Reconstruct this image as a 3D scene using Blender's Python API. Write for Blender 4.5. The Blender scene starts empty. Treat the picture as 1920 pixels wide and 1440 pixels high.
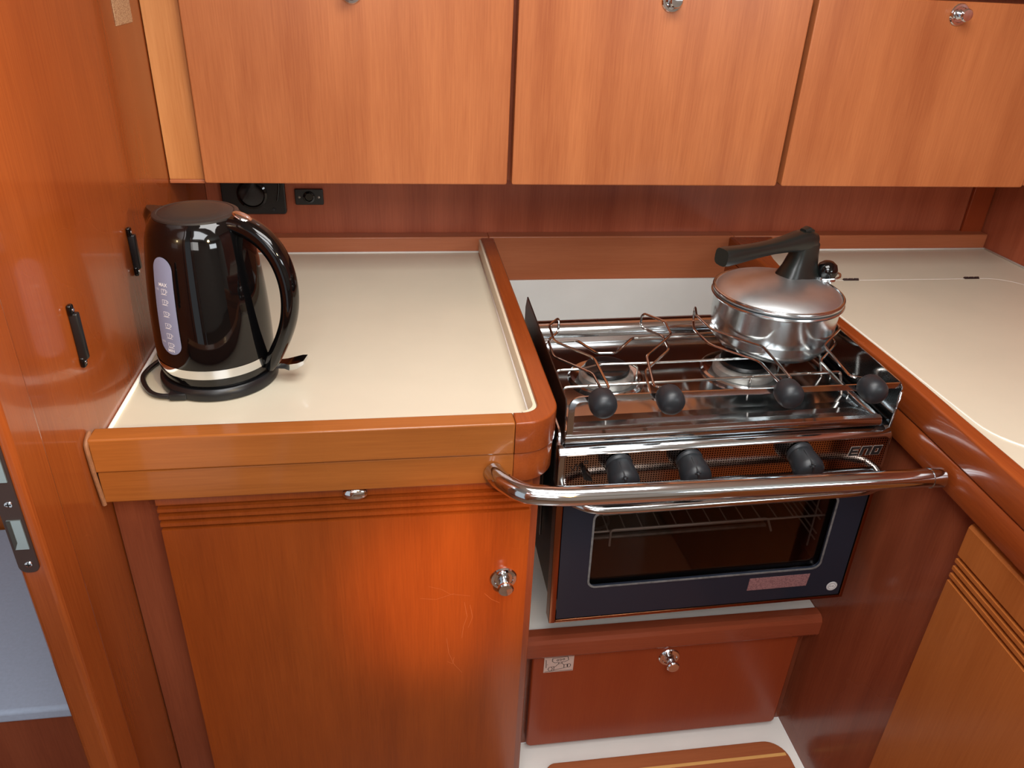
import bpy, bmesh, math, random
from mathutils import Vector, Matrix
random.seed(7)
PI = math.pi
sc = bpy.context.scene
COL = sc.collection
OFF = {}

# ------------------------------------------------------------------ helpers
def V(*a): return Vector(a)

def empty(name, loc, label, cat, group=None, rot=(0, 0, 0)):
    o = bpy.data.objects.new(name, None)
    COL.objects.link(o)
    o.empty_display_size = 0.02
    o.location = loc
    o.rotation_euler = rot
    o['label'] = label
    o['category'] = cat
    if group: o['group'] = group
    OFF[o.name] = Vector(loc)
    return o

def tag(o, label=None, cat=None, group=None, kind=None):
    if label: o['label'] = label
    if cat: o['category'] = cat
    if group: o['group'] = group
    if kind: o['kind'] = kind
    return o

def obj(name, bm, mat, parent=None, smooth=None, loc=None):
    """link a bmesh built in world coordinates as one mesh object"""
    bmesh.ops.recalc_face_normals(bm, faces=bm.faces[:])
    me = bpy.data.meshes.new(name)
    if parent is not None:
        off = OFF[parent.name]
    else:
        if loc is None:
            xs = [v.co for v in bm.verts]
            loc = (sum(v.x for v in xs) / len(xs), sum(v.y for v in xs) / len(xs), min(v.z for v in xs))
        off = Vector(loc)
    for v in bm.verts: v.co -= off
    ang = math.radians(smooth if smooth is not None else 35)
    for f in bm.faces: f.smooth = not (len(f.verts) > 4 or f.calc_area() > .004)
    for e in bm.edges:
        if len(e.link_faces) == 2:
            e.smooth = e.calc_face_angle(0) < ang
        else:
            e.smooth = False
    bm.to_mesh(me); bm.free()
    mats = mat if isinstance(mat, (list, tuple)) else [mat]
    for m in mats: me.materials.append(m)
    o = bpy.data.objects.new(name, me)
    COL.objects.link(o)
    if parent is not None:
        o.parent = parent
    else:
        o.location = off
    OFF[o.name] = off.copy()
    return o

def struct(name, bm, mat, label=None, smooth=None):
    o = obj(name, bm, mat, None, smooth)
    o['kind'] = 'structure'
    if label: o['label'] = label
    return o

def NB(): return bmesh.new()

def merge(bm, src, mi=0):
    me = bpy.data.meshes.new('tmp')
    for f in src.faces: f.material_index = mi
    src.to_mesh(me); src.free()
    bm.from_mesh(me)
    bpy.data.meshes.remove(me)
    return bm

def box(bm, x0, x1, y0, y1, z0, z1, bev=0, seg=2, mi=0):
    b = bmesh.new()
    bmesh.ops.create_cube(b, size=1)
    for v in b.verts:
        v.co = Vector(((x0 + x1) / 2 + v.co.x * (x1 - x0), (y0 + y1) / 2 + v.co.y * (y1 - y0), (z0 + z1) / 2 + v.co.z * (z1 - z0)))
    if bev:
        bmesh.ops.bevel(b, geom=b.edges[:], offset=bev, segments=seg, affect='EDGES', profile=0.5)
    return merge(bm, b, mi)

def prism(bm, pts, axis, a0, a1, bev=0, seg=2, mi=0):
    """polygon extruded along an axis; x:(y,z) y:(x,z) z:(x,y)"""
    def P(p, a):
        if axis == 'x': return Vector((a, p[0], p[1]))
        if axis == 'y': return Vector((p[0], a, p[1]))
        return Vector((p[0], p[1], a))
    b = bmesh.new()
    lo = [b.verts.new(P(p, a0)) for p in pts]
    hi = [b.verts.new(P(p, a1)) for p in pts]
    n = len(pts)
    b.faces.new(lo); b.faces.new(hi[::-1])
    for i in range(n):
        b.faces.new((lo[i], hi[i], hi[(i + 1) % n], lo[(i + 1) % n]))
    bmesh.ops.recalc_face_normals(b, faces=b.faces[:])
    if bev:
        cap = [e for e in b.edges if any(len(f.verts) == n and n > 4 for f in e.link_faces)] if n > 4 else b.edges[:]
        bmesh.ops.bevel(b, geom=cap, offset=bev, segments=seg, affect='EDGES', profile=0.5)
    return merge(bm, b, mi)

def rr(x0, x1, y0, y1, r, n=6):
    """rounded rectangle; r one radius or four (x0y0, x1y0, x1y1, x0y1)"""
    if not isinstance(r, (list, tuple)): r = [r] * 4
    out = []
    for (cx, cy, a, q) in ((x0, y0, 180, r[0]), (x1, y0, 270, r[1]), (x1, y1, 0, r[2]), (x0, y1, 90, r[3])):
        sx = 1 if cx == x0 else -1
        sy = 1 if cy == y0 else -1
        for i in range(n + 1):
            t = math.radians(a + 90 * i / n)
            out.append((cx + sx * q + q * math.cos(t), cy + sy * q + q * math.sin(t)))
    return out

def ring(bm, outer, inner, axis, a0, a1, mi=0):
    def P(p, a):
        if axis == 'x': return Vector((a, p[0], p[1]))
        if axis == 'y': return Vector((p[0], a, p[1]))
        return Vector((p[0], p[1], a))
    b = bmesh.new()
    n = len(outer)
    A = [[b.verts.new(P(p, a)) for p in pts] for pts, a in ((outer, a0), (inner, a0), (inner, a1), (outer, a1))]
    for k in range(4):
        L, M = A[k], A[(k + 1) % 4]
        for i in range(n):
            b.faces.new((L[i], L[(i + 1) % n], M[(i + 1) % n], M[i]))
    return merge(bm, b, mi)

def basis(d):
    d = Vector(d).normalized()
    u = d.orthogonal().normalized()
    if abs(d.z) < 0.99:
        u = Vector((0, 0, 1)).cross(d).normalized()
    v = d.cross(u)
    return u, v, d

def lathe(bm, prof, c, axis=(0, 0, 1), n=48, mi=0, sx=1.0):
    u, v, d = basis(axis)
    if abs(d.z) > .99: u, v = Vector((1, 0, 0)), Vector((0, 1, 0))
    b = bmesh.new(); c = Vector(c); rows = []
    for r, h in prof:
        if r < 1e-6:
            rows.append([b.verts.new(c + d * h)])
        else:
            rows.append([b.verts.new(c + d * h + u * (r * sx * math.cos(2 * PI * i / n)) + v * (r * math.sin(2 * PI * i / n))) for i in range(n)])
    for A, B in zip(rows, rows[1:]):
        for i in range(n):
            a0, a1 = A[i % len(A)], A[(i + 1) % len(A)]
            b0, b1 = B[i % len(B)], B[(i + 1) % len(B)]
            if len(A) == 1 and len(B) == 1: continue
            if len(A) == 1: b.faces.new((a0, b0, b1))
            elif len(B) == 1: b.faces.new((a0, a1, b0))
            else: b.faces.new((a0, a1, b1, b0))
    for row in (rows[0], rows[-1]):
        if len(row) > 1 and (prof[0] != prof[-1]):
            b.faces.new(row)
    return merge(bm, b, mi)

def fillet(pts, r, n=5, closed=False):
    pts = [Vector(p) for p in pts]
    out = []
    N = len(pts)
    for i, p in enumerate(pts):
        if not closed and (i == 0 or i == N - 1):
            out.append(p); continue
        a = pts[i - 1] - p; b = pts[(i + 1) % N] - p
        k = min(r, a.length * .45, b.length * .45)
        A = p + a.normalized() * k; B = p + b.normalized() * k
        for j in range(n + 1):
            t = j / n
            out.append((1 - t) ** 2 * A + 2 * t * (1 - t) * p + t * t * B)
    return out

def tube(bm, pts, r, n=10, closed=False, mi=0, ry=None, cap=True):
    """sweep an ellipse (r, ry) along pts; r may be a list"""
    pts = [Vector(p) for p in pts]
    N = len(pts)
    R = r if isinstance(r, (list, tuple)) else [r] * N
    RY = ry if isinstance(ry, (list, tuple)) else ([ry] * N if ry else R)
    b = bmesh.new(); rows = []
    prev = None
    for i, p in enumerate(pts):
        if closed: t = (pts[(i + 1) % N] - pts[i - 1])
        else: t = pts[min(i + 1, N - 1)] - pts[max(i - 1, 0)]
        t.normalize()
        if prev is None:
            u = Vector((0, 0, 1)).cross(t)
            if u.length < .1: u = Vector((1, 0, 0)).cross(t)
            u.normalize()
        else:
            u = (prev - t * prev.dot(t)).normalized()
        prev = u
        v = t.cross(u)
        rows.append([b.verts.new(p + u * (R[i] * math.cos(2 * PI * k / n)) + v * (RY[i] * math.sin(2 * PI * k / n))) for k in range(n)])
    M = N if closed else N - 1
    for i in range(M):
        A, B = rows[i], rows[(i + 1) % N]
        for k in range(n):
            b.faces.new((A[k], A[(k + 1) % n], B[(k + 1) % n], B[k]))
    if not closed and cap:
        b.faces.new(rows[0]); b.faces.new(rows[-1][::-1])
    return merge(bm, b, mi)

def sphere(bm, c, r, n=24, mi=0, sc3=(1, 1, 1)):
    b = bmesh.new()
    bmesh.ops.create_uvsphere(b, u_segments=n, v_segments=n // 2, radius=r)
    for v in b.verts:
        v.co = Vector((v.co.x * sc3[0], v.co.y * sc3[1], v.co.z * sc3[2])) + Vector(c)
    return merge(bm, b, mi)

def text_bm(bm, s, size, place, depth=0.0, bold=0.0, mi=0, shear=0.0):
    """flat lettering; place(x, y) -> world point"""
    cu = bpy.data.curves.new('lettering', 'FONT')
    cu.body = s; cu.size = size; cu.align_x = 'CENTER'; cu.align_y = 'CENTER'
    cu.offset = bold; cu.shear = shear
    o = bpy.data.objects.new('lettering', cu)
    COL.objects.link(o)
    dg = bpy.context.evaluated_depsgraph_get()
    me = bpy.data.meshes.new_from_object(o.evaluated_get(dg))
    b = bmesh.new(); b.from_mesh(me)
    for v in b.verts: v.co = Vector(place(v.co.x, v.co.y))
    bpy.data.meshes.remove(me)
    bpy.data.objects.remove(o); bpy.data.curves.remove(cu)
    return merge(bm, b, mi)

def strokes(bm, polylines, w, place, mi=0):
    """thin flat line work on a surface"""
    b = bmesh.new()
    for pl in polylines:
        for (x0, y0), (x1, y1) in zip(pl, pl[1:]):
            dx, dy = x1 - x0, y1 - y0
            L = math.hypot(dx, dy) or 1
            nx, ny = -dy / L * w / 2, dx / L * w / 2
            q = [b.verts.new(Vector(place(*p))) for p in ((x0 + nx, y0 + ny), (x1 + nx, y1 + ny), (x1 - nx, y1 - ny), (x0 - nx, y0 - ny))]
            b.faces.new(q)
    return merge(bm, b, mi)

# ------------------------------------------------------------------ materials
def lin(c):
    return tuple(((x / 255) / 12.92 if x / 255 <= .04045 else (((x / 255) + .055) / 1.055) ** 2.4) for x in c) + (1,)

def new_mat(name):
    m = bpy.data.materials.new(name); m.use_nodes = True
    nt = m.node_tree
    return m, nt, nt.nodes['Principled BSDF']

def simple(name, rgb, rough=.5, metal=0, coat=0, spec=.5, noise=0, nscale=40, bump=0):
    m, nt, b = new_mat(name)
    b.inputs['Base Color'].default_value = lin(rgb)
    b.inputs['Roughness'].default_value = rough
    b.inputs['Metallic'].default_value = metal
    b.inputs['Coat Weight'].default_value = coat
    b.inputs['Coat Roughness'].default_value = .06
    b.inputs['Specular IOR Level'].default_value = spec
    tc = nt.nodes.new('ShaderNodeTexCoord')
    n = nt.nodes.new('ShaderNodeTexNoise'); n.inputs['Scale'].default_value = nscale; n.inputs['Detail'].default_value = 5
    nt.links.new(tc.outputs['Object'], n.inputs['Vector'])
    if noise:
        mx = nt.nodes.new('ShaderNodeMix'); mx.data_type = 'RGBA'; mx.blend_type = 'MULTIPLY'
        mx.inputs[0].default_value = 1
        mx.inputs[6].default_value = lin(rgb)
        rp = nt.nodes.new('ShaderNodeMapRange'); rp.inputs[1].default_value = .3; rp.inputs[2].default_value = .7
        rp.inputs[3].default_value = 1 - noise; rp.inputs[4].default_value = 1
        nt.links.new(n.outputs['Fac'], rp.inputs[0])
        nt.links.new(rp.outputs[0], mx.inputs[7])
        nt.links.new(mx.outputs[2], b.inputs['Base Color'])
        rq = nt.nodes.new('ShaderNodeMapRange'); rq.inputs[3].default_value = rough; rq.inputs[4].default_value = min(1, rough + noise * .3)
        nt.links.new(n.outputs['Fac'], rq.inputs[0]); nt.links.new(rq.outputs[0], b.inputs['Roughness'])
    if bump:
        bp = nt.nodes.new('ShaderNodeBump'); bp.inputs['Strength'].default_value = bump; bp.inputs['Distance'].default_value = .001
        nt.links.new(n.outputs['Fac'], bp.inputs['Height']); nt.links.new(bp.outputs[0], b.inputs['Normal'])
    return m

def wood(name, dark, light, axis='z', rough=.3, coat=.35, croz=.12, var=1.0, band=19, fine=420):
    m, nt, b = new_mat(name)
    N, L = nt.nodes.new, nt.links.new
    tc = N('ShaderNodeTexCoord'); oi = N('ShaderNodeObjectInfo')
    ad = N('ShaderNodeVectorMath'); ad.operation = 'ADD'
    sc_ = N('ShaderNodeVectorMath'); sc_.operation = 'SCALE'; sc_.inputs['Scale'].default_value = 3.0
    cmb = N('ShaderNodeCombineXYZ')
    for i in range(3): L(oi.outputs['Random'], cmb.inputs[i])
    L(cmb.outputs[0], sc_.inputs[0]); L(tc.outputs['Object'], ad.inputs[0]); L(sc_.outputs[0], ad.inputs[1])
    def mapped(across, along):
        mp = N('ShaderNodeMapping')
        s = {'x': (along, across, across), 'y': (across, along, across), 'z': (across, across, along)}[axis]
        mp.inputs['Scale'].default_value = s
        L(ad.outputs[0], mp.inputs['Vector'])
        return mp.outputs[0]
    n1 = N('ShaderNodeTexNoise'); n1.inputs['Scale'].default_value = 1; n1.inputs['Detail'].default_value = 3
    L(mapped(band, 1.6), n1.inputs['Vector'])
    n2 = N('ShaderNodeTexNoise'); n2.inputs['Scale'].default_value = 1; n2.inputs['Detail'].default_value = 6; n2.inputs['Roughness'].default_value = .65
    L(mapped(fine, 14), n2.inputs['Vector'])
    n3 = N('ShaderNodeTexNoise'); n3.inputs['Scale'].default_value = 4; n3.inputs['Detail'].default_value = 2
    L(ad.outputs[0], n3.inputs['Vector'])
    def mr(src, a, b_, c, d):
        q = N('ShaderNodeMapRange'); q.inputs[1].default_value = a; q.inputs[2].default_value = b_
        q.inputs[3].default_value = c; q.inputs[4].default_value = d
        L(src, q.inputs[0]); return q.outputs[0]
    def math_(op, a, b_):
        q = N('ShaderNodeMath'); q.operation = op
        for i, s in enumerate((a, b_)):
            if isinstance(s, (int, float)): q.inputs[i].default_value = s
            else: L(s, q.inputs[i])
        return q.outputs[0]
    f = math_('ADD', math_('ADD', mr(n1.outputs['Fac'], .3, .7, 0, .50 * var), mr(n2.outputs['Fac'], .3, .7, 0, .36)), mr(n3.outputs['Fac'], .3, .7, 0, .16 * var))
    mx = N('ShaderNodeMix'); mx.data_type = 'RGBA'
    mx.inputs[6].default_value = lin(dark); mx.inputs[7].default_value = lin(light)
    L(f, mx.inputs[0]); L(mx.outputs[2], b.inputs['Base Color'])
    L(mr(n3.outputs['Fac'], .3, .7, rough - .04, rough + .06), b.inputs['Roughness'])
    b.inputs['Coat Weight'].default_value = coat * .8
    b.inputs['Coat Roughness'].default_value = croz
    b.inputs['Specular IOR Level'].default_value = .25
    bp = N('ShaderNodeBump'); bp.inputs['Strength'].default_value = .08; bp.inputs['Distance'].default_value = .0004
    L(n2.outputs['Fac'], bp.inputs['Height']); L(bp.outputs[0], b.inputs['Normal'])
    return m

M = {}
M['door_up'] = wood('veneer_upper_doors', (150, 80, 44), (194, 120, 72), 'z', .34, .25, .25)
M['door_lo'] = wood('veneer_lower_door', (118, 50, 14), (158, 76, 26), 'z', .30, .35, .18)
M['stile'] = wood('veneer_pale_stile', (176, 108, 58), (212, 146, 90), 'z', .35, .25, .25)
M['bulk'] = wood('veneer_bulkhead', (116, 50, 18), (158, 82, 36), 'z', .24, .6, .07, var=.8, band=9)
M['dark'] = wood('veneer_dark_panel', (106, 48, 30), (146, 78, 50), 'z', .28, .45, .12)
M['back'] = wood('veneer_back_panel', (140, 66, 42), (186, 102, 70), 'z', .38, .2, .25, band=20)
M['drawer'] = wood('veneer_red_locker', (136, 54, 26), (158, 74, 38), 'z', .36, .25, .2, var=.7)
M['lip'] = wood('solid_red_mahogany', (128, 58, 36), (156, 80, 52), 'x', .28, .5, .12)
M['fascia'] = wood('solid_fascia', (128, 70, 28), (166, 98, 44), 'x', .26, .55, .09)
M['strip'] = wood('solid_back_strip', (164, 92, 58), (190, 116, 78), 'x', .34, .3, .2)
M['corner'] = wood('solid_fascia_corner', (122, 52, 20), (156, 78, 34), 'y', .24, .6, .08)
M['rdoor'] = wood('veneer_right_door', (144, 76, 30), (176, 104, 50), 'z', .34, .3, .18, var=.8)
M['sole'] = wood('teak_sole', (142, 76, 44), (170, 100, 62), 'x', .35, .3, .2)
M['solef'] = wood('cabin_sole', (96, 66, 46), (124, 90, 64), 'x', .4, .2, .2)
M['inlay'] = wood('pale_inlay', (206, 152, 84), (226, 176, 110), 'x', .4, .2, .2)
M['cream'] = simple('cream_laminate', (212, 204, 182), .32, coat=.15, noise=.05, nscale=9)
M['liner'] = simple('cream_edge', (222, 206, 180), .35)
M['white'] = simple('white_gelcoat', (246, 245, 238), .3, coat=.2, noise=.05, nscale=12)
M['bead'] = simple('white_sealant', (240, 236, 228), .45)
M['gold'] = simple('old_glue_line', (148, 98, 64), .6, noise=.3, nscale=200)
M['black'] = simple('black_gloss_plastic', (7, 7, 8), .05, spec=.5)
M['blackm'] = simple('black_satin_plastic', (20, 21, 23), .34)
M['lidgrey'] = simple('dark_grey_textured_plastic', (44, 40, 38), .42, noise=.15, nscale=500)
M['knob'] = simple('charcoal_rubber_knob', (28, 33, 37), .42)
M['rack'] = simple('grey_oven_wire', (176, 172, 166), .35, .3)
M['bake'] = simple('black_bakelite', (17, 23, 21), .34)
M['chrome'] = simple('chrome', (222, 226, 230), .06, 1)
M['wire'] = simple('stainless_wire', (188, 186, 182), .16, 1)
M['rail'] = simple('polished_stainless_rail', (206, 214, 220), .09, 1)
M['steel'] = simple('polished_stainless', (190, 194, 196), .12, 1, noise=.02, nscale=12)
M['steeld'] = simple('dull_stainless', (150, 145, 140), .26, 1, noise=.15, nscale=30)
M['plate'] = simple('dark_stainless_plate', (92, 86, 82), .28, 1, noise=.2, nscale=20)
M['side'] = simple('dark_grey_enamel', (58, 58, 56), .32, .3, noise=.2, nscale=20)
M['copper'] = simple('bronze_edge_trim', (150, 96, 66), .25, 1)
M['alu'] = simple('polished_aluminium_pot', (200, 206, 208), .17, 1, noise=.22, nscale=14)
M['alulid'] = simple('brushed_aluminium_lid', (204, 210, 212), .42, 1, noise=.16, nscale=18)
M['aluring'] = simple('burner_aluminium', (170, 168, 162), .42, .85, noise=.35, nscale=60)
M['burner'] = simple('black_enamel_cap', (10, 12, 13), .3)
M['navy'] = simple('navy_glass_frame', (34, 39, 50), .16, spec=.25)
M['cav'] = simple('dark_oven_lining', (26, 21, 19), .35, .2, noise=.2, nscale=30)
M['seal'] = simple('grey_seal_line', (120, 122, 122), .5, noise=.5, nscale=160)
M['strike'] = simple('brown_strike_plate', (66, 52, 50), .4, .5)
M['pocket'] = simple('zinc_pocket', (170, 186, 188), .25, .8)
M['sheet'] = simple('pale_blue_sheet', (166, 180, 200), .85, noise=.08, nscale=200, bump=.3)
M['gauge'] = simple('frosted_blue_gauge', (128, 136, 166), .4)
M['mark'] = simple('white_print', (232, 234, 240), .5)
M['ink'] = simple('black_print', (20, 18, 18), .5)
M['stick'] = simple('pale_sticker', (206, 184, 172), .5)
M['badge'] = simple('white_round_badge', (225, 228, 228), .5)
M['ceil'] = simple('cream_headliner', (225, 220, 208), .7)
M['shadow'] = simple('dark_gap', (30, 14, 10), .8)

def lines_mat(name, base, ink, scale):
    m, nt, b = new_mat(name)
    N, L = nt.nodes.new, nt.links.new
    tc = N('ShaderNodeTexCoord'); mp = N('ShaderNodeMapping'); mp.inputs['Scale'].default_value = scale
    L(tc.outputs['Object'], mp.inputs['Vector'])
    n = N('ShaderNodeTexNoise'); n.inputs['Scale'].default_value = 1; n.inputs['Detail'].default_value = 2
    L(mp.outputs[0], n.inputs['Vector'])
    r = N('ShaderNodeMapRange'); r.inputs[1].default_value = .45; r.inputs[2].default_value = .6
    L(n.outputs['Fac'], r.inputs[0])
    mx = N('ShaderNodeMix'); mx.data_type = 'RGBA'; mx.inputs[6].default_value = lin(base); mx.inputs[7].default_value = lin(ink)
    L(r.outputs[0], mx.inputs[0]); L(mx.outputs[2], b.inputs['Base Color'])
    b.inputs['Roughness'].default_value = .45
    return m
M['label'] = lines_mat('mauve_printed_label', (150, 112, 112), (112, 78, 82), (500, 500, 900))
M['notice'] = lines_mat('beige_printed_notice', (190, 160, 124), (150, 112, 84), (300, 260, 700))

def perforated():
    m, nt, b = new_mat('perforated_dark_steel')
    N, L = nt.nodes.new, nt.links.new
    tc = N('ShaderNodeTexCoord'); sp = N('ShaderNodeSeparateXYZ'); L(tc.outputs['Object'], sp.inputs[0])
    def mth(op, a, b_=None):
        q = N('ShaderNodeMath'); q.operation = op
        for i, s in enumerate((a, b_)):
            if s is None: continue
            if isinstance(s, (int, float)): q.inputs[i].default_value = s
            else: L(s, q.inputs[i])
        return q.outputs[0]
    p = .0036
    def cell(o):
        f = mth('FRACT', mth('ADD', mth('DIVIDE', o, p), 100))
        f = mth('SUBTRACT', f, .5)
        return mth('MULTIPLY', f, f)
    d = mth('ADD', cell(sp.outputs['X']), cell(sp.outputs['Z']))
    hole = mth('LESS_THAN', d, .085)
    mx = N('ShaderNodeMix'); mx.data_type = 'RGBA'
    mx.inputs[6].default_value = lin((176, 158, 148)); mx.inputs[7].default_value = lin((26, 14, 12))
    L(hole, mx.inputs[0]); L(mx.outputs[2], b.inputs['Base Color'])
    b.inputs['Metallic'].default_value = 1
    b.inputs['Roughness'].default_value = .12
    return m
M['perf'] = perforated()

def glass():
    m, nt, b = new_mat('tinted_oven_glass')
    N, L = nt.nodes.new, nt.links.new
    out = nt.nodes['Material Output']
    tr = N('ShaderNodeBsdfTransparent'); tr.inputs[0].default_value = (.72, .68, .66, 1)
    gl = N('ShaderNodeBsdfGlossy'); gl.inputs['Roughness'].default_value = .04
    fr = N('ShaderNodeFresnel'); fr.inputs[0].default_value = 1.28
    mx = N('ShaderNodeMixShader')
    L(fr.outputs[0], mx.inputs[0]); L(tr.outputs[0], mx.inputs[1]); L(gl.outputs[0], mx.inputs[2]); L(mx.outputs[0], out.inputs[0])
    return m
M['glass'] = glass()

# ------------------------------------------------------------------ camera
cd = bpy.data.cameras.new('camera'); cam = bpy.data.objects.new('camera', cd); COL.objects.link(cam)
cam.location = (0, 0, 1.42)
cam.rotation_euler = tuple(math.radians(a) for a in (61.3, -2.38, -8.15))
cd.sensor_width = 36; cd.lens = 1442 / 1920 * 36; cd.clip_start = .01
sc.camera = cam

# ------------------------------------------------------------------ setting
XB = -.355                                    # inner face of the bulkhead on the left
b = NB(); box(b, XB - .022, XB, .69, 1.62, .14, 1.95)
struct('wall_left', b, M['bulk'], 'glossy orange veneered bulkhead beside the kettle counter')
b = NB(); box(b, XB - .024, XB + .006, .638, .697, .14, 1.95, .006, 3)
jamb = struct('trim_1', b, M['bulk'], 'rounded wooden door jamb at the end of the orange bulkhead')
# bulkhead goes on beyond the doorway, behind the viewer
b = NB(); box(b, XB - .022, XB, -1.5, .05, .14, 1.95)
struct('wall_left.001', b, M['bulk'], 'veneered bulkhead on the near side of the doorway')
b = NB(); box(b, XB + .0005, 1.314, 1.53, 1.555, .14, 1.95)
struct('wall_back', b, M['back'], 'dark veneered back panel below the wall lockers')
b = NB(); box(b, 1.262, 1.312, 1.521, 1.5295, .93, 1.09, .002)
struct('trim_2', b, M['drawer'], 'narrow veneer strip in the back corner')
b = NB(); box(b, 1.315, 1.335, .0, 1.62, .14, 1.95)
struct('wall_right', b, M['back'], 'red brown veneered panel closing the worktop on the right')
b = NB(); box(b, .166, .7115, .50, .9163, .10, .147)
struct('floor', b, M['white'], 'white moulded floor liner')
b = NB(); box(b, -.36, 2.2, -1.52, -1.5, .14, 1.95)
struct('wall_front', b, M['ceil'], 'cream saloon panel behind the viewer')
b = NB(); box(b, 2.2, 2.22, -1.5, .3, .14, 1.95)
struct('wall_right.001', b, M['ceil'], 'cream saloon panel far to the side')
b = NB()
for q in ((-1.4, 2.2, -1.5, -.75), (-1.4, -.25, -.75, .05), (.45, 2.2, -.75, .05), (-1.4, 2.2, .05, 1.62)):
    box(b, q[0], q[1], q[2], q[3], 1.95, 1.97)
struct('ceiling', b, M['ceil'], 'cream headliner with an open hatch')

b = NB(); box(b, -.333, 2.2, -1.5, .4995, .10, .1455); box(b, -.333, .1655, .4996, .80, .10, .1455)
struct('floor.002', b, M['solef'], 'brown wooden cabin sole in front of the galley')
# sole board
sb = empty('floorboard', (.4, .7, .147), 'wooden sole board with a pale inlay strip, lying in the white floor below the locker', 'floorboard')
b = NB(); prism(b, rr(.235, .690, .20, .862, (.03, .03, .04, .02), 8), 'z', .1475, .158, .002)
obj('board', b, M['sole'], sb)
b = NB(); box(b, .26, .684, .828, .834, .1575, .1588)
obj('inlay_strip', b, M['inlay'], sb)

# ------------------------------------------------------------------ backsplash strip (long, over both worktops)
b = NB()
box(b, XB + .001, .1874, 1.498, 1.5295, .8995, .932, .0025, 3)
box(b, .1875, .7125, 1.498, 1.5295, .820, .932, .0025, 3)
box(b, .7126, 1.312, 1.498, 1.5295, .8995, .932, .0025, 3)
bs = struct('trim_3', b, M['strip'], 'long wooden strip along the back of the worktops')

# ------------------------------------------------------------------ left worktop
R0, R1 = .022, .050
def rim(inner, outer, z0, z1, bm, bev=0):
    prism(bm, outer + inner[::-1], 'z', z0, z1, bev)
def arc(cx, cy, r, a0, a1, n=12):
    return [(cx + r * math.cos(math.radians(a0 + (a1 - a0) * i / n)), cy + r * math.sin(math.radians(a0 + (a1 - a0) * i / n))) for i in range(n + 1)]
wt = empty('worktop', (-.09, 1.15, .84), 'cream worktop with raised wooden edge carrying the black kettle', 'worktop')
b = NB(); prism(b, rr(XB + .002, .1695, .8125, 1.497, (.001, R0, .001, .001), 8), 'z', .872, .900)
obj('laminate_top', b, M['cream'], wt)
XS = .138
b = NB()
box(b, XB + .004, XS - .0003, .785, .8115, .8845, .930, .0025, 3)
box(b, XB + .006, XS - .0003, .787, .8115, .841, .8838, .0015, 2)
obj('front_fascia', b, M['fascia'], wt)
b = NB()
inn = [(XS, .8115)] + arc(.1715 - R0, .8115 + R0, R0, -90, 0) + [(.1715, 1.4975)]
out = [(XS, .785)] + arc(.1975 - R1, .785 + R1, R1, -90, 0, 16) + [(.1975, 1.4975)]
prism(b, out + inn[::-1], 'z', .8845, .930, .0025, 3)
out2 = [(XS, .787)] + arc(.1955 - R1, .787 + R1, R1, -90, 0, 16) + [(.1955, 1.4975)]
prism(b, out2 + inn[::-1], 'z', .841, .8838, .0015, 2)
obj('side_fascia', b, M['corner'], wt)
b = NB()
i1 = [(.1708, .86)] + [(.1708, 1.4965)]
i1 = arc(.1712 - R0, .8122 + R0, R0, -80, 0, 8) + [(.1712, 1.4965)]
i2 = arc(.1672 - R0 + .002, .8162 + R0, R0 - .002, -80, 0, 8) + [(.1672, 1.4965)]
prism(b, i1 + i2[::-1], 'z', .9003, .9265)
obj('edge_liner', b, M['liner'], wt)
b = NB()
tube(b, [(XB + .003, .815, .9008), (XB + .003, 1.4965, .9008)], .0028, 8)
tube(b, [(XB + .003, 1.4965, .9008), (.168, 1.4965, .9008)], .0022, 8)
tube(b, [(.1665, 1.49, .9005), (.1665, .835, .9005)], .0012, 6)
obj('sealant_bead', b, M['bead'], wt)
b = NB()
pts = [(XB + .0030, .800, .9312), (XB + .0032, .783, .926), (XB + .0034, .7832, .905), (XB + .0036, .7842, .885), (XB + .0040, .786, .862), (XB + .0050, .787, .838)]
tube(b, fillet(pts, .006), .0026, 8)
obj('glue_line', b, M['gold'], wt)

# ------------------------------------------------------------------ knob maker
def push_knob(parent, x, y, z, s=1.0, ax=(0, -1, 0)):
    b = NB()
    lathe(b, [(0, 0), (.0185 * s, 0), (.0190 * s, .0015 * s), (.0175 * s, .0035 * s), (.0135 * s, .0040 * s), (.0125 * s, .0025 * s), (.0085 * s, .0025 * s),
              (.0080 * s, .004 * s), (.0072 * s, .012 * s), (.0082 * s, .018 * s), (.0108 * s, .0205 * s), (.0112 * s, .0235 * s), (.0095 * s, .0255 * s), (0, .0262 * s)],
          (x, y, z), ax, 32)
    return obj('push_knob', b, M['chrome'], parent)

def grooved(y0, y1, z0, z1, zs, r=.0028, n=6):
    """door section (y outwards negative) with half round grooves at heights zs"""
    pts = [(y1, z0), (y1, z1), (y0 + .006, z1), (y0 + .002, z1 - .002), (y0, z1 - .006)]
    for zc in sorted(zs, reverse=True):
        for i in range(n + 1):
            t = PI * i / n
            pts.append((y0 + r * 2.6 * math.sin(t), zc + r * .9 * math.cos(t)))
    pts += [(y0, z0 + .004), (y0 + .004, z0)]
    return pts

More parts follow.
